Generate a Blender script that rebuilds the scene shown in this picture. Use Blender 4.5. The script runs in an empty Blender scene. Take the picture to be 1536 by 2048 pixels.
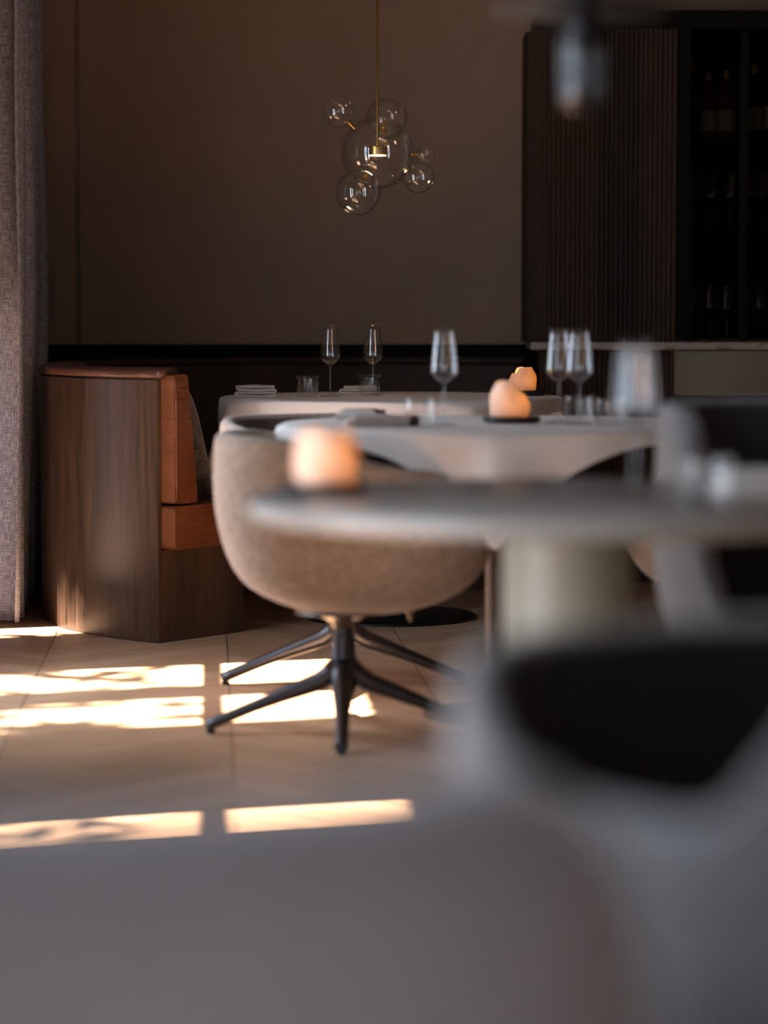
import bpy, bmesh, math, random
from math import sin, cos, pi, radians, sqrt
from mathutils import Vector, Matrix
random.seed(7)
S = bpy.context.scene
COL = S.collection

# ------------------------------------------------------------------ camera
CAM_H = 1.03
cam_d = bpy.data.cameras.new('camera')
cam = bpy.data.objects.new('camera', cam_d); COL.objects.link(cam)
cam.location = (0, 0, CAM_H)
cam.rotation_euler = (radians(90 - 4.14), 0, 0)
cam_d.sensor_fit = 'HORIZONTAL'; cam_d.sensor_width = 24; cam_d.lens = 85
cam_d.clip_start = 0.05; cam_d.clip_end = 200
cam_d.dof.use_dof = True; cam_d.dof.focus_distance = 8.95
cam_d.dof.aperture_fstop = 1.4; cam_d.dof.aperture_blades = 0
S.camera = cam
S.view_settings.view_transform = 'Standard'
S.view_settings.look = 'None'
S.view_settings.gamma = 1
S.view_settings.exposure = 0.55
S.view_settings.use_curve_mapping = False

# ------------------------------------------------------------------ world, sun, window daylight
W = bpy.data.worlds.new('world'); S.world = W; W.use_nodes = True
bg = W.node_tree.nodes['Background']
bg.inputs[0].default_value = (0.62, 0.74, 1.0, 1); bg.inputs[1].default_value = 0.5

SUN_T = Vector((1, 0.35, -1.696)).normalized()      # direction the sunlight travels
sd = bpy.data.lights.new('sun', 'SUN'); sun = bpy.data.objects.new('sun', sd); COL.objects.link(sun)
sd.energy = 38; sd.color = (1.0, 0.88, 0.79); sd.angle = radians(0.6)
sun.rotation_euler = SUN_T.to_track_quat('-Z', 'Y').to_euler()
sun.location = (-6, 4, 8)

WA = radians(3.66)                                   # the room stands turned by this much
def wall_x(Y): return -1.40 - 0.064 * (Y - 9)

def area(name, loc, facing, sx, sy, power, color):
    d = bpy.data.lights.new(name, 'AREA'); d.shape = 'RECTANGLE'; d.size = sx; d.size_y = sy
    d.energy = power; d.color = color
    o = bpy.data.objects.new(name, d); COL.objects.link(o)
    o.location = loc; o.rotation_euler = Vector(facing).normalized().to_track_quat('-Z', 'Y').to_euler()
    return o
SKY = (0.74, 0.86, 1.0)
area('window_daylight', (wall_x(6.4) - .45, 6.4, 1.25), (1, 0.064, -0.05), 3.0, 2.0, 92, SKY)
area('window_daylight', (wall_x(2.9) - .45, 2.9, 1.25), (1, 0.064, -0.05), 2.5, 2.0, 60, SKY)
area('window_daylight', (wall_x(-1.2) - .45, -1.2, 1.25), (1, 0.064, -0.05), 2.8, 2.0, 36, SKY)
area('window_daylight', (0.6, -3.9, 1.5), (0, 1, -0.03), 4.4, 2.0, 6, SKY)

# ------------------------------------------------------------------ mesh helpers
def V(*a): return Vector(a)
def link_mesh(name, bm, mat, parent=None, smooth=True, angle=None):
    bmesh.ops.recalc_face_normals(bm, faces=bm.faces)
    me = bpy.data.meshes.new(name); bm.to_mesh(me); bm.free()
    if mat: me.materials.append(mat)
    if smooth:
        for p in me.polygons: p.use_smooth = True
        if angle:
            try: me.set_sharp_from_angle(angle=radians(angle))
            except Exception: pass
    o = bpy.data.objects.new(name, me); COL.objects.link(o)
    if parent: o.parent = parent
    return o
def tag(o, label=None, cat=None, group=None, kind=None):
    if label: o['label'] = label
    if cat: o['category'] = cat
    if group: o['group'] = group
    if kind: o['kind'] = kind
    return o
def empty(name, loc, rz=0, label=None, cat=None, group=None):
    o = bpy.data.objects.new(name, None); COL.objects.link(o); o.empty_display_size = .05
    o.location = loc; o.rotation_euler = (0, 0, rz)
    return tag(o, label, cat, group)
def dup(root, loc, rz=0, label=None):
    r = root.copy(); COL.objects.link(r); r.location = loc; r.rotation_euler = (0, 0, rz)
    if label: r['label'] = label
    for ch in list(root.children):
        c = ch.copy(); COL.objects.link(c); c.parent = r
        for g in list(ch.children):
            d = g.copy(); COL.objects.link(d); d.parent = c
    return r
def struct(o): o['kind'] = 'structure'; return o

def add_box(bm, c, s, bevel=0, rz=0, seg=2):
    t = bmesh.new()
    bmesh.ops.create_cube(t, size=1)
    for v in t.verts: v.co = Vector((v.co.x * s[0], v.co.y * s[1], v.co.z * s[2]))
    if bevel: bmesh.ops.bevel(t, geom=t.edges[:], offset=bevel, segments=seg, affect='EDGES', profile=.5)
    M = Matrix.Translation(c) @ Matrix.Rotation(rz, 4, 'Z')
    bmesh.ops.transform(t, matrix=M, verts=t.verts[:])
    me = bpy.data.meshes.new('t'); t.to_mesh(me); t.free(); bm.from_mesh(me); bpy.data.meshes.remove(me)
def box(c, s, bevel=0, rz=0):
    bm = bmesh.new(); add_box(bm, Vector(c), s, bevel, rz); return bm
def bridge(bm, a, b, close=True):
    n = len(a)
    for i in range(n if close else n - 1):
        j = (i + 1) % n
        try: bm.faces.new((a[i], a[j], b[j], b[i]))
        except ValueError: pass
def lathe(prof, seg=48, c=(0, 0, 0), bm=None, rad=None):
    """prof: (r, z) list. r = 0 closes to a pole. rad(r, z, ang) may reshape."""
    bm = bm or bmesh.new(); prev = None; pk = None
    for r, z in prof:
        if r < 1e-6:
            ring = [bm.verts.new((c[0], c[1], c[2] + z))]
        else:
            ring = []
            for i in range(seg):
                a = 2 * pi * i / seg; rr = rad(r, z, a) if rad else r
                ring.append(bm.verts.new((c[0] + rr * cos(a), c[1] + rr * sin(a), c[2] + z)))
        if prev is not None:
            if len(prev) == 1 and len(ring) > 1:
                for i in range(seg): bm.faces.new((prev[0], ring[i], ring[(i + 1) % seg]))
            elif len(ring) == 1 and len(prev) > 1:
                for i in range(seg): bm.faces.new((prev[i], prev[(i + 1) % seg], ring[0]))
            elif len(ring) > 1: bridge(bm, prev, ring)
        prev = ring
    return bm
def tube(pts, radii, seg=12, bm=None, squash=1.0, cap=True):
    bm = bm or bmesh.new(); pts = [Vector(p) for p in pts]
    if not hasattr(radii, '__len__'): radii = [radii] * len(pts)
    rings = []; up = Vector((0, 0, 1))
    for i, p in enumerate(pts):
        t = (pts[min(i + 1, len(pts) - 1)] - pts[max(i - 1, 0)]).normalized()
        ref = up if abs(t.dot(up)) < .98 else Vector((0, 1, 0))
        s = t.cross(ref).normalized(); n = s.cross(t).normalized()
        rings.append([bm.verts.new(p + s * (radii[i] * cos(2 * pi * k / seg)) + n * (radii[i] * squash * sin(2 * pi * k / seg))) for k in range(seg)])
    for a, b in zip(rings, rings[1:]): bridge(bm, a, b)
    if cap: bm.faces.new(rings[0]); bm.faces.new(rings[-1][::-1])
    return bm
def smooth01(x): x = max(0, min(1, x)); return x * x * (3 - 2 * x)

# ------------------------------------------------------------------ material helpers
def new_mat(name, color=(.5, .5, .5), rough=.6, metal=0, **kw):
    m = bpy.data.materials.new(name); m.use_nodes = True
    b = m.node_tree.nodes['Principled BSDF']
    b.inputs['Base Color'].default_value = (*color, 1); b.inputs['Roughness'].default_value = rough
    b.inputs['Metallic'].default_value = metal
    for k, v in kw.items(): b.inputs[k.replace('_', ' ')].default_value = v
    return m
class N:
    def __init__(s, m): s.t = m.node_tree; s.b = s.t.nodes['Principled BSDF']
    def n(s, typ, ins=None, **at):
        x = s.t.nodes.new('ShaderNode' + typ)
        for k, v in at.items(): setattr(x, k, v)
        for k, v in (ins or {}).items():
            if isinstance(v, bpy.types.NodeSocket): s.t.links.new(v, x.inputs[k])
            else: x.inputs[k].default_value = v
        return x
    def math(s, op, a, b=0.0): return s.n('Math', {0: a, 1: b}, operation=op).outputs[0]
    def obj(s, sc=(1, 1, 1), kind='Object'):
        tc = s.n('TexCoord'); return s.n('Mapping', {'Vector': tc.outputs[kind], 'Scale': sc}).outputs[0]
    def noise(s, vec, scale, detail=4, rough=.55): return s.n('TexNoise', {'Vector': vec, 'Scale': scale, 'Detail': detail, 'Roughness': rough}).outputs[0]
    def ramp(s, f, stops):
        r = s.n('ValToRGB', {'Fac': f}); e = r.color_ramp.elements
        while len(e) < len(stops): e.new(.5)
        for x, (p, c) in zip(e, stops): x.position = p; x.color = (*c, 1)
        return r.outputs[0]
    def bump(s, h, strength=.3, dist=.01):
        s.t.links.new(s.n('Bump', {'Height': h, 'Strength': strength, 'Distance': dist}).outputs[0], s.b.inputs['Normal'])
    def col(s, c): s.t.links.new(c, s.b.inputs['Base Color'])
    def rough(s, c): s.t.links.new(c, s.b.inputs['Roughness'])
    def mix(s, f, a, b, mode='MIX'):
        x = s.n('Mix', data_type='RGBA', blend_type=mode)
        for i, v in ((0, f), (6, a), (7, b)):
            if isinstance(v, bpy.types.NodeSocket): s.t.links.new(v, x.inputs[i])
            else: x.inputs[i].default_value = v if i == 0 else (*v, 1)
        return x.outputs[2]

def mk_fabric(name, c1, c2, scale=260, bump=.35, rough=.95, sheen=.35):
    m = new_mat(name, c1, rough); n = N(m); v = n.obj()
    a = n.noise(v, scale, 3, .7); b = n.noise(v, scale * .16, 4, .65)
    f = n.math('ADD', n.math('MULTIPLY', a, .55), n.math('MULTIPLY', b, .45))
    n.col(n.ramp(f, [(.36, c1), (.64, c2)])); n.bump(a, bump, .002)
    n.b.inputs['Sheen Weight'].default_value = sheen; n.b.inputs['Sheen Roughness'].default_value = .5
    n.b.inputs['Specular IOR Level'].default_value = .15
    return m
M_fabric = mk_fabric('heathered_taupe_fabric', (.27, .205, .158), (.55, .43, .34))
M_fabric_gray = mk_fabric('grey_upholstery_fabric', (.13, .132, .138), (.20, .203, .21))
M_fabric_pale = mk_fabric('pale_grey_upholstery', (.36, .385, .43), (.46, .49, .54))
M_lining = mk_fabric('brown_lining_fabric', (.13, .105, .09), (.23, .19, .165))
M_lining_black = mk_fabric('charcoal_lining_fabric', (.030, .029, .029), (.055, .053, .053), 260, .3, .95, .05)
M_pillow = mk_fabric('grey_boucle_fabric', (.02, .018, .017), (.19, .165, .15), 150, .6)

def mk_curtain():
    m = new_mat('woven_curtain', (.3, .28, .3), .95); n = N(m); uv = n.obj((1, 1, 1), 'UV')
    sx = n.n('SeparateXYZ', {0: uv})
    wu = n.math('SINE', n.math('MULTIPLY', sx.outputs[0], 2 * pi * 150)); wv = n.math('SINE', n.math('MULTIPLY', sx.outputs[1], 2 * pi * 150))
    w = n.math('MULTIPLY', wu, wv)
    st = n.noise(n.obj((420, 26, 1), 'UV'), 1.0, 2, .7); st2 = n.noise(n.obj((26, 420, 1), 'UV'), 1.0, 2, .7)
    f = n.math('ADD', n.math('MULTIPLY', w, .13), n.math('MULTIPLY', n.math('ADD', st, st2), .5))
    n.col(n.ramp(f, [(.34, (.05, .055, .08)), (.5, (.30, .31, .40)), (.66, (.76, .80, 1.0))])); n.bump(f, .5, .002)
    return m
M_curtain = mk_curtain()

def mk_wood_uv(name, dark, light, rough=.38, plank=.155):
    m = new_mat(name, dark, rough); n = N(m); uv = n.obj((1, 1, 1), 'UV'); sx = n.n('SeparateXYZ', {0: uv})
    pid = n.math('FLOOR', n.math('DIVIDE', sx.outputs[0], plank)); pr = n.n('TexWhiteNoise', {'W': pid}, noise_dimensions='1D').outputs[0]
    off = n.n('CombineXYZ', {0: n.math('ADD', n.math('MULTIPLY', sx.outputs[0], 34.0), n.math('MULTIPLY', pr, 50.0)), 1: n.math('MULTIPLY', sx.outputs[1], 1.6)}).outputs[0]
    g = n.noise(off, 1.3, 6, .65)
    fine = n.noise(n.n('CombineXYZ', {0: n.math('MULTIPLY', sx.outputs[0], 260.0), 1: n.math('MULTIPLY', sx.outputs[1], 9.0)}).outputs[0], 1, 3, .6)
    f = n.math('ADD', n.math('MULTIPLY', g, .62), n.math('ADD', n.math('MULTIPLY', fine, .25), n.math('MULTIPLY', pr, .26)))
    n.col(n.ramp(f, [(.38, dark), (.80, light)])); n.bump(fine, .12, .001)
    n.rough(n.math('ADD', n.math('MULTIPLY', g, .25), rough - .1))
    return m
M_walnut = mk_wood_uv('walnut_veneer', (.013, .007, .0045), (.125, .070, .042), .33)
M_walnut_dark = mk_wood_uv('dark_stained_oak', (.016, .008, .004), (.064, .034, .018), .75)

def mk_leather(name, c1, c2, rough=.36):
    m = new_mat(name, c1, rough); n = N(m); v = n.obj()
    a = n.noise(v, 9, 4); b = n.noise(v, 260, 3)
    wr = n.noise(n.obj((10, 10, 34)), 1.1, 3, .5)
    n.col(n.ramp(a, [(.3, c1), (.7, c2)]))
    n.bump(n.math('ADD', n.math('MULTIPLY', b, .12), n.math('MULTIPLY', wr, 1.3)), .55, .014)
    return m
M_leather = mk_leather('cognac_leather', (.14, .043, .015), (.21, .070, .026))
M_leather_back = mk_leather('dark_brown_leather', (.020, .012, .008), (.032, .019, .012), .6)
M_leather_dark = mk_leather('brown_leather_top_roll', (.085, .034, .022), (.13, .052, .034))

def mk_floor():
    m = new_mat('oak_chevron_floor', (.5, .35, .22), .36); n = N(m); v = n.obj((1, 1, 1))
    rot = n.n('Mapping', {'Vector': v, 'Rotation': (0, 0, -WA)}).outputs[0]
    s = n.n('SeparateXYZ', {0: rot}); x, y = s.outputs[0], s.outputs[1]
    colw = 1.1
    cx = n.math('DIVIDE', n.math('ADD', x, 20.3), colw); fx = n.math('FRACT', cx)
    tri = n.math('ABSOLUTE', n.math('SUBTRACT', fx, .5))
    vv = n.math('ADD', y, n.math('MULTIPLY', tri, colw * 1.0))
    pv = n.math('DIVIDE', vv, .155); pid = n.math('FLOOR', pv); fv = n.math('FRACT', pv)
    half = n.math('FLOOR', n.math('MULTIPLY', cx, 2.0))
    idv = n.n('CombineXYZ', {0: pid, 1: half}).outputs[0]
    rnd = n.n('TexWhiteNoise', {'Vector': idv}, noise_dimensions='2D').outputs[0]
    gv = n.n('CombineXYZ', {0: n.math('MULTIPLY', x, 3.0), 1: n.math('MULTIPLY', vv, 42.0), 2: n.math('MULTIPLY', rnd, 30.0)}).outputs[0]
    g = n.noise(gv, 1.0, 5, .6)
    kn = n.noise(n.n('Mapping', {'Vector': v, 'Scale': (6, 9, 1)}).outputs[0], 1.0, 3, .5)
    f = n.math('ADD', n.math('MULTIPLY', g, .5), n.math('ADD', n.math('MULTIPLY', rnd, .28), n.math('MULTIPLY', kn, .3)))
    base = n.ramp(f, [(.28, (.40, .235, .135)), (.55, (.60, .37, .22)), (.80, (.73, .49, .32))])
    seam = n.math('LESS_THAN', n.math('MINIMUM', fv, n.math('SUBTRACT', 1.0, fv)), .012)
    seam2 = n.math('LESS_THAN', n.math('MINIMUM', tri, n.math('SUBTRACT', .5, tri)), .0016)
    n.col(n.mix(n.math('MAXIMUM', seam, seam2), base, (.10, .06, .035)))
    n.rough(n.math('ADD', n.math('MULTIPLY', g, .2), .30)); n.bump(g, .06, .002)
    return m
M_floor = mk_floor()

def mk_wall():
    m = new_mat('taupe_plaster', (.22, .165, .13), .85); n = N(m); v = n.obj()
    a = n.noise(v, 2.2, 5, .6); b = n.noise(v, 120, 3)
    n.col(n.ramp(a, [(.3, (.355, .25, .178)), (.7, (.40, .285, .205))])); n.bump(b, .12, .002)
    return m
M_wall = mk_wall()
M_wall_light = new_mat('pale_plaster', (.30, .26, .23), .9)
M_ceiling = new_mat('ceiling_paint', (.14, .12, .105), .9)
M_black = new_mat('black_stained_wood', (.006, .005, .0045), .8, Specular_IOR_Level=.15)
M_blackmetal = new_mat('black_metal', (.018, .018, .02), .38, .6)
M_bronze = new_mat('dark_bronze_metal', (.085, .085, .095), .33, .9)
M_plate = new_mat('cast_shell_support', (.22, .17, .13), .4, .5)
M_brass = new_mat('brushed_brass', (.72, .47, .16), .28, 1)
M_dish = new_mat('charred_wood_dish', (.022, .016, .016), .55)
M_cloth = mk_fabric('linen_tablecloth', (.76, .72, .69), (.84, .80, .77), 500, .15, .9, .1)
M_napkin = mk_fabric('linen_napkin', (.62, .55, .50), (.74, .68, .63), 600, .2, .9, .1)
M_band = new_mat('brown_leather_sleeve', (.10, .062, .038), .6)
M_greige = new_mat('greige_lacquer', (.32, .315, .25), .38)
M_greigetop = new_mat('greige_table_surface', (.29, .275, .255), .26)
M_beige = new_mat('beige_drawer_front', (.21, .17, .115), .5)
M_label = new_mat('paper_label', (.35, .31, .26), .8)
M_bottle = new_mat('dark_bottle_glass', (.012, .010, .007), .08)
M_bottle2 = new_mat('amber_bottle_glass', (.09, .028, .006), .08)
M_cap = new_mat('gold_foil_cap', (.45, .25, .06), .35, .8)
M_frame = new_mat('window_frame_bronze', (.05, .045, .04), .5, .3)
M_leaf = new_mat('tree_leaf', (.06, .12, .03), .6)
M_bark = new_mat('tree_bark', (.08, .06, .045), .9)

def mk_marble():
    m = new_mat('veined_marble', (.4, .34, .28), .25); n = N(m)
    a = n.noise(n.obj((5, 5, 9)), 2.0, 8, .7)
    n.col(n.ramp(a, [(.35, (.16, .115, .085)), (.5, (.42, .35, .29)), (.6, (.26, .20, .16))])); return m
M_marble = mk_marble()
def mk_glass(name, color=(1, 1, 1), rough=0.0):
    m = new_mat(name, color, rough); b = m.node_tree.nodes['Principled BSDF']
    b.inputs['Transmission Weight'].default_value = 1; b.inputs['IOR'].default_value = 1.5
    return m
M_glass = mk_glass('clear_crystal')
def mk_thin(name, tint, refl=(1, 1, 1), base=.02, k=1.5):
    m = bpy.data.materials.new(name); m.use_nodes = True; t = m.node_tree; t.nodes.clear()
    o = t.nodes.new('ShaderNodeOutputMaterial'); mx = t.nodes.new('ShaderNodeMixShader'); tr = t.nodes.new('ShaderNodeBsdfTransparent')
    gl = t.nodes.new('ShaderNodeBsdfGlossy'); fr = t.nodes.new('ShaderNodeFresnel'); ad = t.nodes.new('ShaderNodeMath'); ad.operation = 'MULTIPLY_ADD'
    tr.inputs[0].default_value = (*tint, 1); gl.inputs[0].default_value = (*refl, 1); gl.inputs[1].default_value = 0.01
    ge = t.nodes.new('ShaderNodeNewGeometry'); io = t.nodes.new('ShaderNodeMath'); io.operation = 'MULTIPLY_ADD'; io.inputs[1].default_value = 1 / 1.5 - 1.5; io.inputs[2].default_value = 1.5
    t.links.new(ge.outputs['Backfacing'], io.inputs[0]); t.links.new(io.outputs[0], fr.inputs[0])
    ad.inputs[1].default_value = k; ad.inputs[2].default_value = base; ad.use_clamp = True
    t.links.new(fr.outputs[0], ad.inputs[0]); t.links.new(ad.outputs[0], mx.inputs[0]); t.links.new(tr.outputs[0], mx.inputs[1]); t.links.new(gl.outputs[0], mx.inputs[2])
    t.links.new(mx.outputs[0], o.inputs[0]); return m
M_bubble = mk_thin('blown_glass_bubble', (.97, .965, .955))
M_thintumbler = mk_thin('thin_ribbed_glass', (.975, .97, .965), base=.0, k=1.25)
M_tint = mk_thin('tinted_door_glass', (.55, .52, .48), base=-.058)
M_thinglass = mk_thin('thin_crystal', (.965, .965, .97), base=.012, k=1.25)
M_smoke = mk_thin('smoked_glass_capsule', (.42, .42, .43), base=.0, k=1.3)
def mk_emit(name, col, st):
    m = new_mat(name, col, .5); b = m.node_tree.nodes['Principled BSDF']
    b.inputs['Emission Color'].default_value = (*col, 1); b.inputs['Emission Strength'].default_value = st; return m
M_led = mk_emit('warm_led_diffuser', (1, .62, .30), 3.0)
M_flame = mk_emit('candle_flame', (1, .50, .16), 25)
def mk_alabaster():
    m = bpy.data.materials.new('translucent_wax_stone'); m.use_nodes = True; n = N(m); t = m.node_tree
    b = n.b; b.inputs['Roughness'].default_value = .55
    a = n.noise(n.obj(), 22, 4)
    c = n.ramp(a, [(.3, (.84, .73, .62)), (.7, (.94, .85, .75))]); n.col(c)
    tl = t.nodes.new('ShaderNodeBsdfTranslucent'); tl.inputs[0].default_value = (1.0, .74, .44, 1)
    mx = t.nodes.new('ShaderNodeMixShader'); mx.inputs[0].default_value = .30
    out = [x for x in t.nodes if x.type == 'OUTPUT_MATERIAL'][0]
    t.links.new(b.outputs[0], mx.inputs[1]); t.links.new(tl.outputs[0], mx.inputs[2]); t.links.new(mx.outputs[0], out.inputs[0])
    n.bump(n.noise(n.obj(), 60, 4), .25, .004)
    return m
M_wax = mk_alabaster()

# ------------------------------------------------------------------ the room
struct(link_mesh('floor', box((1.2, 4, -.05), (9, 18, .1)), M_floor, smooth=False))
bm = bmesh.new(); cv = [(wall_x(-3.8), -3.8), (5.06, -3.8), (5.06, 12), (wall_x(12), 12)]
bridge(bm, [bm.verts.new((x, y, 2.9)) for x, y in cv], [bm.verts.new((x, y, 3.0)) for x, y in cv]); bm.verts.ensure_lookup_table()
bm.faces.new(bm.verts[:4]); bm.faces.new(bm.verts[4:])
struct(link_mesh('ceiling', bm, M_ceiling, smooth=False))

# left wall with its window openings (measured along the wall)
TH = .08
def wall_piece(bm, y0, y1, z0, z1, th=TH, off=0):
    ym = (y0 + y1) / 2; L = (y1 - y0) / cos(WA)
    add_box(bm, Vector((wall_x(ym) - th / 2 - off, ym, (z0 + z1) / 2)), (th, L, z1 - z0), 0, WA)
WZ0, WZ1 = .15, 2.19
openings = [(1.6, 4.0), (5.09, 5.35), (6.52, 7.02), (7.23, 7.71), (8.56, 8.86)]
bm = bmesh.new(); last = -4.2
wall_piece(bm, last, -2.6, 0, 2.9); wall_piece(bm, -2.6, .1, 0, WZ0); wall_piece(bm, -2.6, .1, WZ1, 2.9); last = .1
for i, (a, b) in enumerate(openings):
    wall_piece(bm, last, a, 0, 2.9)
    z0, z1 = (WZ0, WZ1) if i != 4 else (.12, .93)
    wall_piece(bm, a, b, 0, z0); wall_piece(bm, a, b, z1, 2.9); last = b
wall_piece(bm, last, 10.95, 0, 2.9)
struct(link_mesh('wall_left', bm, M_wall_light, smooth=False))
for i, (a, b) in enumerate(openings):
    z0, z1 = (WZ0, WZ1) if i != 4 else (.12, .93)
    bm = bmesh.new(); w = .012
    wall_piece(bm, a - .02, a + .004, z0, z1, .06, -.005 + .02); wall_piece(bm, b - .004, b + .02, z0, z1, .06, .015)
    wall_piece(bm, a, b, z0 - .01, z0 + .01, .06, .015); wall_piece(bm, a, b, z1 - .01, z1 + .01, .06, .015)
    if i != 4: wall_piece(bm, a, b, 1.422, 1.455, .04, .02)
    if i == 0:
        for yy in (2.4, 3.2): wall_piece(bm, yy - .03, yy + .03, z0, z1, .05, .02)
    struct(link_mesh('window_%d' % (i + 1), bm, M_frame, smooth=False))

def back_y(X): return 10.80 + .064 * X
def back_piece(bm, x0, x1, z0, z1, th, off=0):           # off > 0 stands in front of the wall face
    xm = (x0 + x1) / 2
    add_box(bm, Vector((xm, back_y(xm) + th / 2 - off, (z0 + z1) / 2)), ((x1 - x0) / cos(WA), th, z1 - z0), 0, WA)
bm = bmesh.new()
back_piece(bm, -1.62, -1.212, 0, 2.9, .12); back_piece(bm, -1.196, .62, 0, 2.9, .12); back_piece(bm, -1.23, -1.18, 0, 2.9, .06, -.03)
back_piece(bm, .62, 5.2, 0, 2.9, .12, -.42)
struct(link_mesh('wall_back', bm, M_wall, smooth=False))
bm = bmesh.new(); back_piece(bm, .56, 5.2, 2.19, 2.9, .45, .0)
struct(link_mesh('wall_soffit', bm, M_wall, smooth=False))
bm = bmesh.new(); back_piece(bm, -1.60, .60, 0, .915, .04, .041)
struct(link_mesh('trim_1', bm, M_black, smooth=False))
struct(link_mesh('wall_right', box((5.0, 4, 1.45), (.12, 18, 2.9)), M_wall, smooth=False))
bm = bmesh.new()
add_box(bm, V(1.2, -3.7, .25), (8.5, .12, .5)); add_box(bm, V(1.2, -3.7, 2.7), (8.5, .12, .4))
add_box(bm, V(-2.3, -3.7, 1.5), (1.4, .12, 2.0)); add_box(bm, V(4.15, -3.7, 1.5), (2.6, .12, 2.0))
struct(link_mesh('wall_rear', bm, M_wall_light, smooth=False))
bm = bmesh.new()
for x in (-1.6, -.52, .55, 1.65, 2.8): add_box(bm, V(x, -3.7, 1.5), (.07, .07, 2.0))
for z in (.52, 1.75, 2.48): add_box(bm, V(.6, -3.7, z), (4.4, .06, .05))
struct(link_mesh('window_6', bm, M_frame, smooth=False))
bm = bmesh.new()
for yy in (-2.6, -1.7, -.8, .1): wall_piece(bm, yy - .03, yy + .03, WZ0, WZ1, .05, .02)
for zz in (WZ0, 1.43, WZ1): wall_piece(bm, -2.6, .1, zz - .015, zz + .015, .05, .02)
struct(link_mesh('window_7', bm, M_frame, smooth=False))

# unseen canopy, added to keep the sun off the nearer windows
bm = bmesh.new(); xa = wall_x(.1)
add_box(bm, V(xa - .95, .05, 2.36), (1.74, 7.9, .05), .004, WA)
for yy in (-3.6, 0, 3.6): add_box(bm, V(wall_x(yy) - .90, yy, 2.31), (1.5, .05, .06), .004, WA)
o = link_mesh('window_canopy', bm, M_frame, smooth=False)
tag(o, 'unseen flat canopy added outside to block sun from the windows beside the camera', 'canopy')
# tree outside that dapples the sun
t = empty('tree', (-4.3, 6.0, -.5), 0, 'leafy tree standing outside the left windows', 'tree')
link_mesh('trunk', tube([(0, .2, 0), (.05, .2, 2), (.2, .1, 4), (.3, 0, 6)], [.14, .12, .09, .04]), M_bark, t)
bm = bmesh.new()
R2 = random.Random(3)
back = -SUN_T
for k in range(900):
    # foliage hangs where the sun passes on its way to the left half of the windows
    fx = R2.uniform(-1.9, -.50); fy = 5.2 + R2.random() * 4.2
    if R2.random() > .55: fx = R2.uniform(-1.9, -.9)
    dens = sin(fx * 7 + fy * 5) + sin(fy * 9.3 - fx * 3)
    if dens < -.5: continue
    P = Vector((fx, fy, 0)) + back * R2.uniform(5.2, 6.6) - Vector((-4.3, 6.0, -.5))
    L = R2.uniform(.07, .17); a = R2.uniform(0, pi); tl = R2.uniform(-.6, .6)
    u = Vector((cos(a), sin(a), tl)).normalized() * L; w_ = Vector((-sin(a), cos(a), .2)).normalized() * L * .32
    vs = [bm.verts.new(P - u), bm.verts.new(P + w_), bm.verts.new(P + u), bm.verts.new(P - w_)]
    bm.faces.new(vs)
tag(link_mesh('foliage', bm, M_leaf, t, smooth=False), kind='stuff')

# ------------------------------------------------------------------ curtain
def make_curtain():
    bm = bmesh.new(); uvl = bm.loops.layers.uv.new('UVMap')
    Y0, Y1 = 8.98, 10.3; n = 180; rows = []
    zs = [.012 + 2.85 * k / 40 for k in range(41)]
    path = []; acc = 0; prevp = None
    for i in range(n + 1):
        s = i / n; y = Y0 + (Y1 - Y0) * s + .02 * sin(s * 2 * pi * 9.0)
        amp = .055
        x = wall_x(y) + .125 + amp * sin(s * 2 * pi * 9.0 + 1.0) + .012 * sin(s * 23)
        p = Vector((x, y)); acc += (p - prevp).length if prevp is not None else 0; prevp = p
        path.append((p, acc))
    grid = []
    for z in zs:
        g = []
        for i, (p, acc) in enumerate(path):
            f = z / 2.85; lean = .030 * smooth01(f * 2.2) - .022 * max(0, f - .45)
            g.append(bm.verts.new((p.x + lean * .8 + .006 * sin(z * 3 + acc * 5), p.y, z)))
        grid.append(g)
    for r in range(len(zs) - 1):
        for i in range(n):
            f = bm.faces.new((grid[r][i], grid[r][i + 1], grid[r + 1][i + 1], grid[r + 1][i]))
            for l, (rr, ii) in zip(f.loops, ((r, i), (r, i + 1), (r + 1, i + 1), (r + 1, i))): l[uvl].uv = (path[ii][1], zs[rr])
    o = link_mesh('curtain', bm, M_curtain)
    md = o.modifiers.new('thickness', 'SOLIDIFY'); md.thickness = .004
    tag(o, 'floor-length woven mauve-grey curtain hanging at the left edge', 'curtain')
make_curtain()
o = link_mesh('curtain_rail', box((wall_x(9.6) + .16, 9.6, 2.88), (.03, 1.8, .03), .004, WA), M_blackmetal)
tag(o, 'slim black curtain rail on the ceiling above the grey curtain', 'curtain rail')

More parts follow.
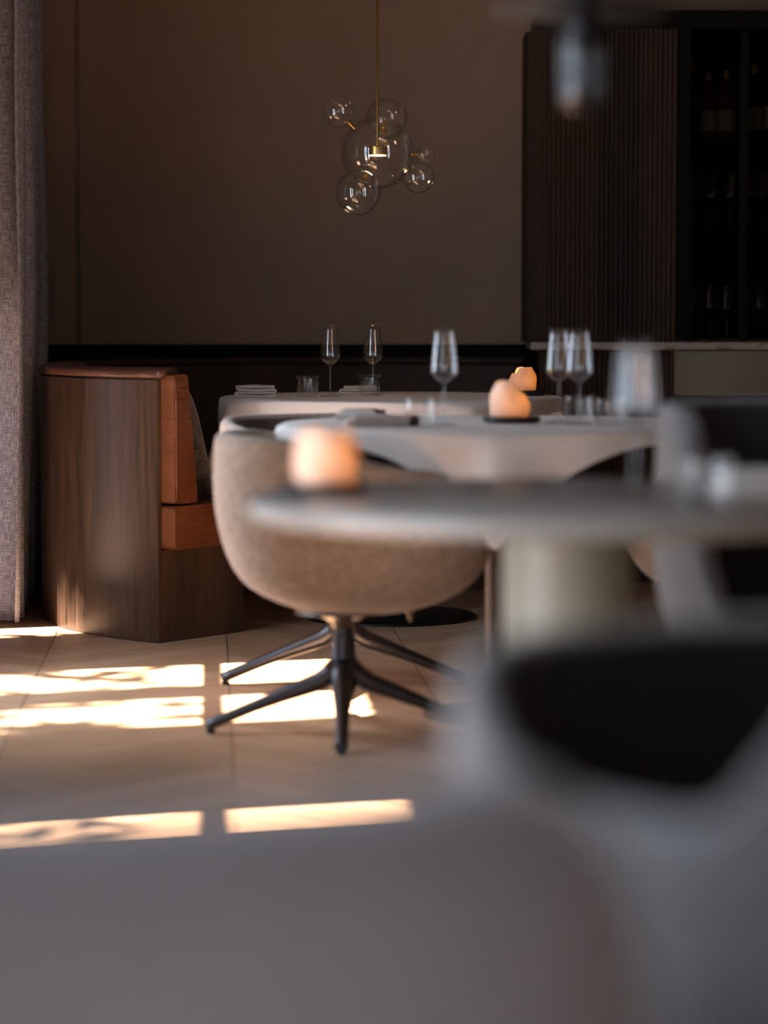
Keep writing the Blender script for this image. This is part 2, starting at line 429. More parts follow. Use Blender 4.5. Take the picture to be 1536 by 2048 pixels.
# ------------------------------------------------------------------ round banquette
BC = Vector((.011, 9.456)); A0 = radians(233.1); A1 = radians(63)
def arc_sweep(section, a0, a1, n=90, uvscale=1):
    """sweep a closed (r, z) section round the booth centre"""
    bm = bmesh.new(); uvl = bm.loops.layers.uv.new('UVMap'); rings = []
    per = [0]
    for k in range(len(section)):
        p, q = section[k], section[(k + 1) % len(section)]; per.append(per[-1] + math.hypot(q[0] - p[0], q[1] - p[1]))
    for i in range(n + 1):
        a = a0 + (a1 - a0) * i / n
        rings.append([bm.verts.new((r * cos(a), r * sin(a), z)) for r, z in section])
    m = len(section)
    for i in range(n):
        for k in range(m):
            j = (k + 1) % m
            f = bm.faces.new((rings[i][k], rings[i][j], rings[i + 1][j], rings[i + 1][k]))
            for l in f.loops:
                v = l.vert; aa = math.atan2(v.co.y, v.co.x)
                if aa < 0: aa += 2 * pi
                l[uvl].uv = (aa * 1.195, v.co.z + (math.hypot(v.co.x, v.co.y) * .2))
    for ring in (rings[0], rings[-1]):
        f = bm.faces.new(ring)
        for l in f.loops: l[uvl].uv = (math.hypot(l.vert.co.x, l.vert.co.y) + .07, l.vert.co.z)
    return bm
def rsec(pts, rad=.012, seg=4):
    """round the corners of an (r, z) polygon"""
    out = []; n = len(pts)
    for i in range(n):
        p = Vector(pts[i]); a = (Vector(pts[i - 1]) - p); b = (Vector(pts[(i + 1) % n]) - p)
        r = min(rad, a.length * .45, b.length * .45); a.normalize(); b.normalize()
        s, e = p + a * r, p + b * r
        for k in range(seg + 1):
            t = k / seg; out.append(tuple((s * (1 - t) ** 2 + p * 2 * t * (1 - t) + e * t * t)))
    return out
bq = empty('banquette', (BC.x, BC.y, 0), 0, 'curved walnut and cognac leather banquette round the white-clothed back table', 'banquette')
link_mesh('outer_panel', arc_sweep(rsec([(1.18, .002), (1.197, .002), (1.197, .828), (1.18, .828)], .002, 1), A0, A1), M_walnut, bq, angle=40)
link_mesh('plinth', arc_sweep(rsec([(.785, .002), (1.179, .002), (1.179, .292), (.785, .292)], .003, 1), A0, A1), M_walnut, bq, angle=40)
ext = radians(2.6)
def bulged_end(o, mid_z, amt=.006):
    pass
link_mesh('seat_cushion', arc_sweep(rsec([(.70, .295), (1.179, .295), (1.179, .432), (.70, .432)], .018), A0 + ext, A1), M_leather, bq, angle=50)
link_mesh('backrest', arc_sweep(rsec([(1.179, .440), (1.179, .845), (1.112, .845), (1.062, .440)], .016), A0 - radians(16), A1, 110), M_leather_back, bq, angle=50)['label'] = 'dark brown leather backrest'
link_mesh('backrest_end', arc_sweep(rsec([(1.179, .440), (1.179, .845), (1.112, .845), (1.062, .440)], .016), A0 + ext, A0 - radians(15.8), 30), M_leather, bq, angle=50)
ROLL = rsec([(1.112, .846), (1.15, .848), (1.203, .831), (1.203, .857), (1.17, .868), (1.12, .864)], .012)
link_mesh('top_roll', arc_sweep(ROLL, A0 + ext * .25, radians(165)), M_leather_dark, bq)
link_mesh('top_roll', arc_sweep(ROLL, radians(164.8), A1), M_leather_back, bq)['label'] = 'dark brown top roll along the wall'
# stitched seam along the end of the backrest
sx = []
for z in (.45, .55, .65, .75, .835):
    a = A0 + ext + .0008; r = 1.172; sx.append((r * cos(a), r * sin(a), z))
link_mesh('piping', tube(sx, .0035, 8), M_leather, bq)

# pillow
def make_pillow():
    bm = bmesh.new(); n = 26; top = []; bot = []
    for j in range(n + 1):
        rt = []; rb = []
        for i in range(n + 1):
            u = 2 * i / n - 1; v = 2 * j / n - 1
            pin = 1 - .10 * (u * u * v * v) ; x = u * .215 * (1 - .09 * (1 - v * v) * 0 + 0) * pin; y = v * .215 * pin
            x *= 1 - .07 * (1 - abs(u)) * 0; th = .075 * max(0, (1 - u ** 4)) ** .55 * max(0, (1 - v ** 4)) ** .55
            th *= 1 + .06 * sin(7 * u + 3 * v)
            rt.append(bm.verts.new((x, y, th)))
            rb.append(rt[-1] if (i in (0, n) or j in (0, n)) else bm.verts.new((x, y, -th)))
        top.append(rt); bot.append(rb)
    for g in (top, bot):
        for j in range(n):
            for i in range(n):
                q = (g[j][i], g[j][i + 1], g[j + 1][i + 1], g[j + 1][i])
                try: bm.faces.new(q)
                except ValueError: pass
    return bm
pl = link_mesh('cushion', make_pillow(), M_pillow)
ang = radians(215)
pl.location = (BC.x + .905 * cos(ang), BC.y + .905 * sin(ang), .625)
nrm = Vector((cos(ang), sin(ang), 0)); tz = Vector((0, 0, 1)); tilt = radians(16)
zax = (nrm * cos(tilt) - tz * sin(tilt)); yax = (tz * cos(tilt) + nrm * sin(tilt)); xax = yax.cross(zax)
pl.rotation_euler = Matrix((xax, yax, zax)).transposed().to_euler()
tag(pl, 'dark grey boucle cushion leaning on the leather banquette back', 'cushion')

# ------------------------------------------------------------------ tables and cloths
def pedestal_table(name, x, y, r, top_z, label, mtop, mcol, col_r=.045, base_r=.28, mbase=None, thick=.03):
    t = empty(name, (x, y, 0), 0, label, 'table')
    link_mesh('tabletop', lathe([(0, top_z - thick), (r - .02, top_z - thick), (r - .004, top_z - thick * .8), (r, top_z - thick * .5), (r - .003, top_z - .004), (r - .008, top_z), (0, top_z)], 96), mtop, t, angle=40)
    link_mesh('column', lathe([(0, .012), (col_r * 1.1, .012), (col_r, .06), (col_r, top_z - thick - .03), (col_r * 1.4, top_z - thick - .001), (0, top_z - thick - .001)], 48), mcol, t, angle=40)
    link_mesh('base_plate', lathe([(0, 0), (base_r, 0), (base_r, .008), (base_r - .01, .014), (0, .016)], 64), mbase or mcol, t, angle=40)
    return t
def cloth(x, y, r, top, half, rot, label, seed=0, folds=5, flare=.10):
    """square cloth (half side length) laid over a round top of radius r; rot turns one corner"""
    rr = random.Random(seed); n = 288; bm = bmesh.new(); rings = []
    def over(a):
        al = (a - rot + pi / 4) % (pi / 2) - pi / 4       # 0 at a corner
        return half / max(cos(pi / 4 - abs(al)), .1) - r
    ph = rr.uniform(0, 6)
    cen = bm.verts.new((0, 0, top))
    for k in range(1, 9): rings.append([bm.verts.new((r * k / 8 * .985 * cos(2 * pi * i / n), r * k / 8 * .985 * sin(2 * pi * i / n), top)) for i in range(n)])
    rows = 22
    for k in range(1, rows + 1):
        ring = []
        for i in range(n):
            a = 2 * pi * i / n; d = over(a) * k / rows + .002
            al = (a - rot + pi / 4) % (pi / 2) - pi / 4
            corner = math.exp(-(al / .30) ** 2)
            f = sin(a * 16 + ph) * .6 + sin(a * 9 + 2 * ph) * .4
            R = r + .006 * (1 - math.exp(-d / .006)) + d * flare * corner + f * .035 * min(1, d / .25) * (.35 + corner)
            # at a corner the cloth folds to a ridge
            ridge = math.exp(-(al / .07) ** 2); R += ridge * .05 * min(1, d / .3)
            R = max(R, r + .004)
            z = top - d * (.985) if d > .012 else top - .003 * (d / .012) ** 1 - d * .5
            ring.append(bm.verts.new((R * cos(a), R * sin(a), z)))
        rings.append(ring)
    for i in range(n): bm.faces.new((cen, rings[0][i], rings[0][(i + 1) % n]))
    for a, b in zip(rings, rings[1:]): bridge(bm, a, b)
    o = link_mesh('tablecloth', bm, M_cloth); o.location = (x, y, 0)
    md = o.modifiers.new('thickness', 'SOLIDIFY'); md.thickness = .0015; md.offset = 1
    return tag(o, label, 'tablecloth')
BT = (.025, 9.24); MT = (.29, 6.95); FT = (.285, 4.20)
TZ = .754
pedestal_table('dining_table', BT[0], BT[1], .575, .75, 'round table inside the curved banquette, under the farthest white cloth', M_black, M_blackmetal, .04, .29)
cloth(BT[0], BT[1], .577, TZ, .620, radians(206), 'pale linen tablecloth on the farthest table, its corner hanging beside the leather seat', 1, flare=.12)
pedestal_table('dining_table', MT[0], MT[1], .553, .75, 'round table under the white cloth right of the near taupe chair', M_black, new_mat('brown_table_column', (.10, .07, .055), .5), .030, .19)
cloth(MT[0], MT[1], .555, TZ, .588, radians(-93), 'white linen tablecloth on the middle table with one corner hanging in front', 4)
pedestal_table('pedestal_table', FT[0], FT[1], .50, .75, 'blurred greige round table without a cloth in the foreground', M_greigetop, M_greige, .10, .30, M_greige, .032)

# ------------------------------------------------------------------ tub chairs
PROF = [(0, .300), (.2, .3015), (.41, .312), (.66, .345), (.82, .388), (.92, .455), (.98, .54), (1.0, .63), (.985, .74), (.97, .90)]
def prof_at(t):
    n = len(PROF) - 1; f = t * n; i = min(int(f), n - 1); u = f - i
    def g(k): return PROF[max(0, min(n, k))]
    out = []
    for c in (0, 1):
        p0, p1, p2, p3 = g(i - 1)[c], g(i)[c], g(i + 1)[c], g(i + 2)[c]
        out.append(.5 * (2 * p1 + (p2 - p0) * u + (2 * p0 - 5 * p1 + 4 * p2 - p3) * u * u + (3 * p1 - p0 - 3 * p2 + p3) * u ** 3))
    return out
def t_for_z(z):
    lo, hi = .45, 1
    for _ in range(30):
        m = (lo + hi) / 2
        if prof_at(m)[1] < z: lo = m
        else: hi = m
    return lo
def make_chair(name, loc, facing, label, group=None, back_h=.745, arm_h=.665, front_h=.47, fabric=None, R=.333, leg_rot=0, op=(112, 154), th=.042, sx=1.0, ox=0.0, bk=(40, 115), lining=None):
    fabric = fabric or M_fabric
    ch = empty(name, (loc[0], loc[1], 0), facing, label, 'chair', group)
    nseg = 96; bm = bmesh.new(); bi = bmesh.new(); lins = []
    cols = []
    for i in range(nseg):
        a = 2 * pi * i / nseg                      # faces local +x, back at a = pi
        psi = abs((a - pi + pi) % (2 * pi) - pi)   # 0 at back
        h = back_h + (arm_h - back_h) * smooth01((psi - radians(bk[0])) / radians(bk[1] - bk[0]))
        h = h + (front_h - h) * smooth01((psi - radians(op[0])) / radians(op[1] - op[0]))
        se = (abs(cos(a)) ** 2.5 + abs(sin(a)) ** 2.5) ** (-1 / 2.5)
        RR = R * (1 + (se - 1) * .6)
        tm = t_for_z(h - th / 2); col = []
        for k in range(1, 19):
            r, z = prof_at(tm * k / 18); col.append((r * RR, z))
        ro, zo = col[-1]
        for k in range(1, 7):
            b = pi * k / 7; col.append((ro - th / 2 + th / 2 * cos(b), zo + th / 2 * sin(b)))
        for k in range(0, 7):
            z = zo + (.415 - zo) * k / 6; rr_ = min(prof_at(t_for_z(max(z, .40)))[0] * RR, ro) - th; col.append((rr_, z))
        col.append((.15, .41))
        K = 18 + 6
        cols.append([bm.verts.new((ox + sx * r * cos(a), r * sin(a), z)) for r, z in col[:K]])
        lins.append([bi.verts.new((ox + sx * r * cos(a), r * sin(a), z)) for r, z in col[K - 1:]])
    c0 = bm.verts.new((ox * .5, 0, .300)); c1 = bi.verts.new((ox, 0, .41))
    for i in range(nseg):
        A, B = cols[i], cols[(i + 1) % nseg]
        bm.faces.new((c0, A[0], B[0]))
        for k in range(len(A) - 1): bm.faces.new((A[k], A[k + 1], B[k + 1], B[k]))
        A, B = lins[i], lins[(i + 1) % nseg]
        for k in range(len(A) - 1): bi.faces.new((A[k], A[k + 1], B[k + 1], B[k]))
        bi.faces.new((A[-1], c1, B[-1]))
    link_mesh('shell', bm, fabric, ch)
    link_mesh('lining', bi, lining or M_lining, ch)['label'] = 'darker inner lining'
    def sq(r, z, a):
        se = (abs(cos(a)) ** 2.6 + abs(sin(a)) ** 2.6) ** (-1 / 2.6); return r * se + .0 * cos(a)
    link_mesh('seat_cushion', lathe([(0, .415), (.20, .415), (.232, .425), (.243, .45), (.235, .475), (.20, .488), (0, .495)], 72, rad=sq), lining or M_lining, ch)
    link_mesh('seat_plate', lathe([(0, .262), (.026, .262), (.030, .275), (.05, .288), (.085, .297), (.12, .3005), (0, .304)], 40), M_plate, ch)
    link_mesh('column', lathe([(0, .09), (.022, .092), (.030, .105), (.033, .13), (.034, .165), (.030, .195), (.028, .220), (.0275, .245), (.020, .247), (.020, .268), (0, .268)], 36), M_bronze, ch, angle=50)
    z0f = .328
    for q in range(4):
        a = leg_rot - facing + q * pi / 2 + pi / 2
        pts = []; rad = []
        for k in range(15):
            t = k / 14; rr_ = .012 + .326 * t
            z = .148 - .130 * (t ** .95) + .012 * sin(pi * t) * .4 + .025 * max(0, 1 - t * 6) ** 2
            pts.append((rr_ * cos(a), rr_ * sin(a), z)); rad.append(.0300 - .0105 * smooth01(t * 1.4) - .003 * t)
        lg = link_mesh('leg', tube(pts, rad, 14, squash=.85), M_bronze, ch)
        link_mesh('foot_glide', lathe([(0, 0), (.011, 0), (.012, .003), (.010, .008), (0, .008)], 18, c=(z0f * cos(a), z0f * sin(a), .0)), M_blackmetal, lg)
    return ch
G1 = 'taupe tub chairs round the clothed tables'
c1 = make_chair('tub_chair', (-.10, 6.66), radians(8), 'taupe fabric tub chair on four-star metal base in full view left of middle table', G1, sx=1.065, ox=.036)
bm = bmesh.new()  # added wedge, stands in for a tablecloth tip hanging below the shell
q = [bm.verts.new(p) for p in ((.150, -.012, .322), (.185, -.012, .326), (.166, -.006, .276), (.150, .012, .322), (.185, .012, .326), (.166, .006, .276))]
for f in ((0, 1, 2), (5, 4, 3), (0, 3, 4, 1), (1, 4, 5, 2), (2, 5, 3, 0)): bm.faces.new([q[i] for i in f])
link_mesh('cloth_tip_wedge', bm, M_plate, c1, smooth=False)['label'] = 'small tan wedge standing in for a hanging cloth tip'
make_chair('tub_chair', (-.115, 7.55), radians(-58), 'taupe tub chair directly behind the nearest taupe one, only rim and rear legs showing', G1, .748, .715)
make_chair('tub_chair', (.925, 6.95), radians(180), 'speckled brown tub chair on the right side of the middle table', G1)
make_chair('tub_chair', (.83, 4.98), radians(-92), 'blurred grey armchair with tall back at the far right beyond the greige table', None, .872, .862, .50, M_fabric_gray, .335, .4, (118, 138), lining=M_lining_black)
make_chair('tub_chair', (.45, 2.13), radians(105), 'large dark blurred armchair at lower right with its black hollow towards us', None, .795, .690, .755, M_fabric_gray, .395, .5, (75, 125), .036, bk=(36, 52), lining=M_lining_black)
make_chair('tub_chair', (-.20, 1.66), radians(92), 'very blurred pale grey chair back filling the bottom left foreground', None, .776, .59, .48, M_fabric_pale, .362, .3, th=.17, bk=(62, 100))

# ------------------------------------------------------------------ tableware
def wine_profile(h=.24, bw=.0345, rim=.0235):
    t = .0009
    out = [(0, 0), (.036, 0), (.0365, .0012), (.030, .0022), (.012, .005), (.0042, .010), (.0032, .03), (.0030, .075), (.0036, .098), (.006, .104)]
    bowl = [(.014, .111), (.024, .120), (bw - .001, .131), (bw, .138), (bw - .0015, .152), (rim + .0065, .185), (rim + .002, .220), (rim, h)]
    inner = [(r - t, z) for r, z in reversed(bowl)]
    inner = [(rim - t, h)] + inner[1:]; inner[-1] = (.013, .1125)
    return out + bowl + inner + [(.004, .1075), (0, .1072)]
wg0 = None
def wine_glass(x, y, label, z=TZ, group='wine glasses on the tables', scale=1):
    global wg0
    if wg0 is None:
        wg0 = bpy.data.meshes.new('wine_glass'); b = lathe(wine_profile(), 48); bmesh.ops.recalc_face_normals(b, faces=b.faces); b.to_mesh(wg0); b.free()
        wg0.materials.append(M_thinglass)
        for p in wg0.polygons: p.use_smooth = True
    o = bpy.data.objects.new('wine_glass', wg0); COL.objects.link(o); o.location = (x, y, z + .0018); o.scale = (scale,) * 3
    return tag(o, label, 'wine glass', group)
tb0 = None
def tumbler(x, y, label, z=TZ, group='ribbed tumblers on the tables', sc=1):
    global tb0
    if tb0 is None:
        def rd(r, zz, a):
            k = smooth01((.045 - zz) / .02) if r > .03 else 0
            return r + .0009 * k * (cos(30 * a + zz * 60))
        prof = [(0, 0), (.031, 0), (.0335, .002), (.0345, .010), (.0352, .022), (.0360, .034), (.0366, .042), (.0375, .056), (.038, .070), (.0364, .070), (.0358, .056), (.0345, .034), (.0335, .016), (.030, .0095), (0, .0085)]
        tb0 = bpy.data.meshes.new('tumbler'); b = lathe(prof, 180, rad=rd); bmesh.ops.recalc_face_normals(b, faces=b.faces); b.to_mesh(tb0); b.free()
        tb0.materials.append(M_thintumbler)
        for p in tb0.polygons: p.use_smooth = True
    o = bpy.data.objects.new('tumbler', tb0); COL.objects.link(o); o.location = (x, y, z + .0018); o.scale = (sc,) * 3
    return tag(o, label, 'drinking glass', group)
def napkin_bm(w=.135, d=.085, layers=4, gap=.0100, th=.0078):
    bm = bmesh.new(); pts = []
    z = th / 2; xl, xr = -w / 2, w / 2
    for k in range(layers):
        sgn = 1 if k % 2 == 0 else -1
        a, b = (xr, xl) if sgn > 0 else (xl, xr)
        inset = .006 * (k % 3); 
        pts += [(a - sgn * inset * .3, z), ((a + b) / 2, z + .001 * (k % 2)), (b + sgn * (.006 + inset * .5), z)]
        if k < layers - 1:
            for q in range(1, 5):
                an = pi * q / 5; pts.append((b + sgn * (.006 + inset * .5) - sgn * gap / 2 * sin(an) * 1.5, z + gap / 2 - gap / 2 * cos(an)))
        z += gap
    P = [Vector((p[0], 0, p[1])) for p in pts]; L = []; Rr = []
    for i, p in enumerate(P):
        t = (P[min(i + 1, len(P) - 1)] - P[max(0, i - 1)]).normalized(); nn = Vector((-t.z, 0, t.x)) * th / 2
        L.append(p + nn); Rr.append(p - nn)
    loop = L + Rr[::-1]; rings = []
    ys = [-d / 2, -d / 2 + .004, 0, d / 2 - .004, d / 2]
    for j, y in enumerate(ys): rings.append([bm.verts.new((q.x, y, max(0.0004, q.z) + .0012 * sin(q.x * 40 + y * 30))) for q in loop])
    for a, b in zip(rings, rings[1:]): bridge(bm, a, b)
    n = len(L)
    for ring in (rings[0], rings[-1]):
        for i in range(n - 1): bm.faces.new((ring[i], ring[i + 1], ring[2 * n - 2 - i], ring[2 * n - 1 - i]))
    for v in bm.verts: v.co.z = max(v.co.z, .0003)
    return bm
def napkin(x, y, rz, label, w=.135, d=.085, layers=4, z=TZ, band=False):
    o = link_mesh('napkin', napkin_bm(w, d, layers), M_napkin, None, angle=60); o.location = (x, y, z + .002); o.rotation_euler = (0, 0, rz)
    tag(o, label, 'napkin', 'folded napkins on the tables')
    if band:
        h = layers * .0085
        bm = lathe([(0, -.032), (.0115, -.032), (.0125, -.03), (.0125, .03), (.0115, .032), (0, .032)], 28)
        bmesh.ops.transform(bm, matrix=Matrix.Translation((w / 2 - .006, -.012, .0145)) @ Matrix.Rotation(pi / 2, 4, 'Y'), verts=bm.verts)
        link_mesh('sleeve', bm, M_band, o, angle=50)
    return o
def candle(x, y, z, label, kind, seed, sc=1, rz=0):
    """hollow translucent bowl with a broken rim, holding a flame"""
    rr = random.Random(seed); c = empty('candle_holder', (x, y, z), rz, label, 'candle', 'glowing candle holders on the tables'); c.scale = (sc,) * 3
    def rim(a):
        if kind == 0: return .083 - .022 * smooth01((cos(a - radians(185)) - .3) / .4) + .002 * sin(5 * a)
        if kind == 1: return .088 - .034 * smooth01((cos(a - radians(10)) + .1) / 1.1) + .004 * sin(3 * a + 1)
        return .088 + .002 * sin(4 * a)
    bm = bmesh.new(); n = 72; rings = []
    for k in range(26):
        ring = []
        for i in range(n):
            a = 2 * pi * i / n; H = rim(a)
            if k <= 14:
                t = k / 14; z_ = H * t; r = .047 + .006 * sin(pi * min(1, t * 1.05)) - (.010 * t ** 3 if kind < 2 else .001 * t)
            else:
                t = (k - 14) / 11; z_ = H - (H - .008) * max(0, t - .08) / .92 + .001; r = (.047 + .006 * sin(pi * (1 - t)) - (.010 * (1 - t) ** 3 if kind < 2 else .001)) - .0065
                if k == 15: z_ = H + .001
            r += .0016 * sin(3 * a + seed) + .0012 * sin(5 * a + 9 * t + seed)
            ring.append(bm.verts.new((r * cos(a), r * sin(a), z_ + .001)))
        rings.append(ring)
    for a, b in zip(rings, rings[1:]): bridge(bm, a, b)
    bm.faces.new(rings[0]); bm.faces.new(rings[-1])
    link_mesh('shell', bm, M_wax, c)
    link_mesh('wax', lathe([(0, .009), (.022, .009), (.022, .022), (0, .023)], 24), M_wax, c, angle=40)
    link_mesh('flame', lathe([(0, .026), (.003, .029), (.0045, .035), (.003, .044), (0, .052)], 16), M_flame, c)
    ld = bpy.data.lights.new('candle_light', 'POINT'); ld.energy = .19; ld.color = (1, .66, .27); ld.shadow_soft_size = .008
    lo = bpy.data.objects.new('candle_light', ld); COL.objects.link(lo); lo.parent = c; lo.location = (.012, -.008, .040)
    return c
def dish(x, y, z, label, r=.072):
    o = link_mesh('dish', lathe([(0, 0), (r - .008, 0), (r, .005), (r + .002, .011), (r - .002, .017), (r - .008, .018), (r - .012, .0145), (0, .014)], 64), M_dish, None)
    o.location = (x, y, z); return tag(o, label, 'dish', 'black round dishes under the candles')
DZ = TZ + .0018; CZ = DZ + .0148

# back table
napkin(-.432, 9.17, radians(4), 'folded white napkin at the left edge of the farthest table', .135, .10, 4)
tumbler(-.258, 9.18, 'ribbed water glass left of both wine glasses on the farthest table')
wine_glass(-.182, 9.20, 'left of the two sharp wine glasses on the farthest table')
napkin(-.088, 9.52, radians(-2), 'rolled white napkin partly behind the right tumbler on the farthest table', .125, .09, 3)
tumbler(-.050, 9.40, 'ribbed water glass standing behind the right sharp wine glass')
wine_glass(-.038, 9.30, 'right of the two sharp wine glasses on the farthest table')
dish(.478, 9.32, DZ, 'black dish under the orange candle on the farthest table', .074)
candle(.472, 9.32, CZ, 'orange glowing candle holder on the farthest table, stepped rim', 0, 2, .95)
# middle table
napkin(-.015, 6.72, radians(3), 'flat white napkin with brown sleeve at the front left of the middle table', .15, .11, 3, band=True)
napkin(-.07, 7.16, radians(-8), 'white napkin with thin brown sleeve at the back left of the middle table', .10, .09, 3, band=True)
tumbler(.090, 6.77, 'blurred tumbler left of the wine glass on the middle table')
wine_glass(.150, 6.80, 'single blurred wine glass left of centre on the middle table')
dish(.325, 6.93, DZ, 'black dish under the pale broken-topped candle on the middle table', .073)
candle(.322, 6.93, CZ, 'pale pink and orange candle holder with broken top on the middle table', 1, 5, 1)
wine_glass(.446, 6.95, 'left of the overlapping pair of wine glasses on the middle table')
wine_glass(.489, 6.82, 'right of the overlapping pair of wine glasses on the middle table')
tumbler(.500, 6.98, 'tumbler just right of the pair of wine glasses on the middle table')
tumbler(.560, 6.74, 'tumbler at the right edge of the middle table, half hidden by the big blurred glass')
# foreground table
FZ = .750
dish(-.093, 4.24, FZ + .0005, 'black dish under the blurred candle on the greige foreground table', .064)
candle(-.093, 4.24, FZ + .0153, 'strongly blurred peach candle holder on the greige foreground table', 2, 8, .95)
wine_glass(.384, 4.16, 'large strongly blurred wine glass on the greige foreground table', FZ - .0012)
tumbler(.470, 3.98, 'strongly blurred tumbler on the right of the greige foreground table', FZ - .0012, sc=1.1)
napkin(.60, 4.22, radians(6), 'blurred white napkin at the right edge of the greige foreground table', .15, .11, 4, FZ - .001, True)

# ------------------------------------------------------------------ bubble pendant
def globe(bm, c, r):
    bmesh.ops.create_uvsphere(bm, u_segments=64, v_segments=32, radius=r, matrix=Matrix.Translation(c)); return bm
PX, PY = -.022, 9.25
bl = empty('bubble_pendant', (PX, PY, 2.90), 0, 'brass pendant lamp with six clear glass bubbles above the farthest table', 'pendant lamp')
def rel(x, y, z): return Vector((x - PX, y - PY, z - 2.90))
link_mesh('rod', tube([rel(PX, PY, 2.885), rel(PX, PY, 1.62), rel(PX, PY, 1.606), rel(PX, PY, 1.598)], [.0042, .0042, .006, .009], 16), M_brass, bl)
link_mesh('canopy', lathe([(0, 0), (.06, 0), (.06, -.02), (.055, -.025), (0, -.025)], 40), M_brass, bl, angle=40)
link_mesh('lamp_head', lathe([(0, 1.598 - 2.9), (.031, 1.598 - 2.9), (.0328, 1.596 - 2.9), (.0328, 1.571 - 2.9), (.031, 1.569 - 2.9), (0, 1.5705 - 2.9)], 48), M_brass, bl, angle=40)
link_mesh('diffuser', lathe([(0, 1.5695 - 2.9), (.030, 1.5690 - 2.9), (.030, 1.5660 - 2.9), (0, 1.5655 - 2.9)], 48), M_led, bl, angle=40)
ld = bpy.data.lights.new('lamp_light', 'SPOT'); ld.energy = 1.6; ld.color = (1, .6, .3); ld.spot_size = radians(150); ld.shadow_soft_size = .025
lo = bpy.data.objects.new('lamp_light', ld); COL.objects.link(lo); lo.parent = bl; lo.location = (0, 0, 1.562 - 2.9)
def gpos(px, py, dy=0):
    d = PY + dy; return Vector(((px - 768) / 5440 * d, d, CAM_H + (630 - py) / 5440 * d))
big = Vector((-.022, 9.25, 1.578)); globes = [(big, .124)]
for (x, z, r, dy) in ((-.1525, 1.711, .0555, -.06), (.0085, 1.702, .0715, .135), (.139, 1.574, .0345, .05), (.1155, 1.493, .0545, -.04), (-.0865, 1.440, .0765, -.09)):
    globes.append((Vector((x, 9.25 + dy, z)), r))
for i, (p, r) in enumerate(globes):
    g = link_mesh('globe', globe(bmesh.new(), rel(*p), r), M_bubble, bl)
    if i == 0: g['label'] = 'large central clear glass globe'
for p, r in globes[1:]:
    d = (p - big); L = d.length; u = d.normalized(); a = big + u * (.124 - .008); b = p - u * (r - .008)
    if (b - a).length < .012: m_ = (a + b) / 2; a, b = m_ - u * .009, m_ + u * .009
    bm = tube([rel(*(a)), rel(*(a + u * .003)), rel(*(a + u * .0031)), rel(*(b - u * .0031)), rel(*(b - u * .003)), rel(*b)], [.0105, .0105, .0075, .0075, .0105, .0105], 20)
    link_mesh('connector', bm, M_brass, bl, angle=40)

# ------------------------------------------------------------------ black pendant in the foreground
QX, QY = .297, 4.12
bp = empty('disc_pendant', (QX, QY, 2.90), 0, 'blurred black disc pendant lamp with a smoked glass capsule at the top right', 'pendant lamp')
def rz_(z): return z - 2.9
link_mesh('cable', tube([(0, 0, -.02), (0, 0, rz_(1.50))], .004, 10), M_blackmetal, bp)
link_mesh('ceiling_cup', lathe([(0, 0), (.05, 0), (.05, -.03), (0, -.032)], 40), M_blackmetal, bp, angle=40)
link_mesh('disc', lathe([(0, rz_(1.478)), (.125, rz_(1.478)), (.130, rz_(1.481)), (.130, rz_(1.485)), (.125, rz_(1.488)), (0, rz_(1.489))], 72), M_blackmetal, bp, angle=40)
link_mesh('socket', lathe([(0, rz_(1.53)), (.022, rz_(1.528)), (.026, rz_(1.52)), (.026, rz_(1.45)), (.034, rz_(1.443)), (.034, rz_(1.43)), (0, rz_(1.43))], 40), M_blackmetal, bp, angle=40)
link_mesh('glass_capsule', lathe([(.0325, rz_(1.445)), (.0335, rz_(1.43)), (.0335, rz_(1.365)), (.031, rz_(1.35)), (.025, rz_(1.340)), (.014, rz_(1.334)), (0, rz_(1.332))], 48), M_smoke, bp)
link_mesh('bulb', lathe([(0, rz_(1.445)), (.011, rz_(1.443)), (.012, rz_(1.39)), (.008, rz_(1.378)), (0, rz_(1.375))], 24), new_mat('frosted_bulb', (.10, .095, .09), .3), bp)

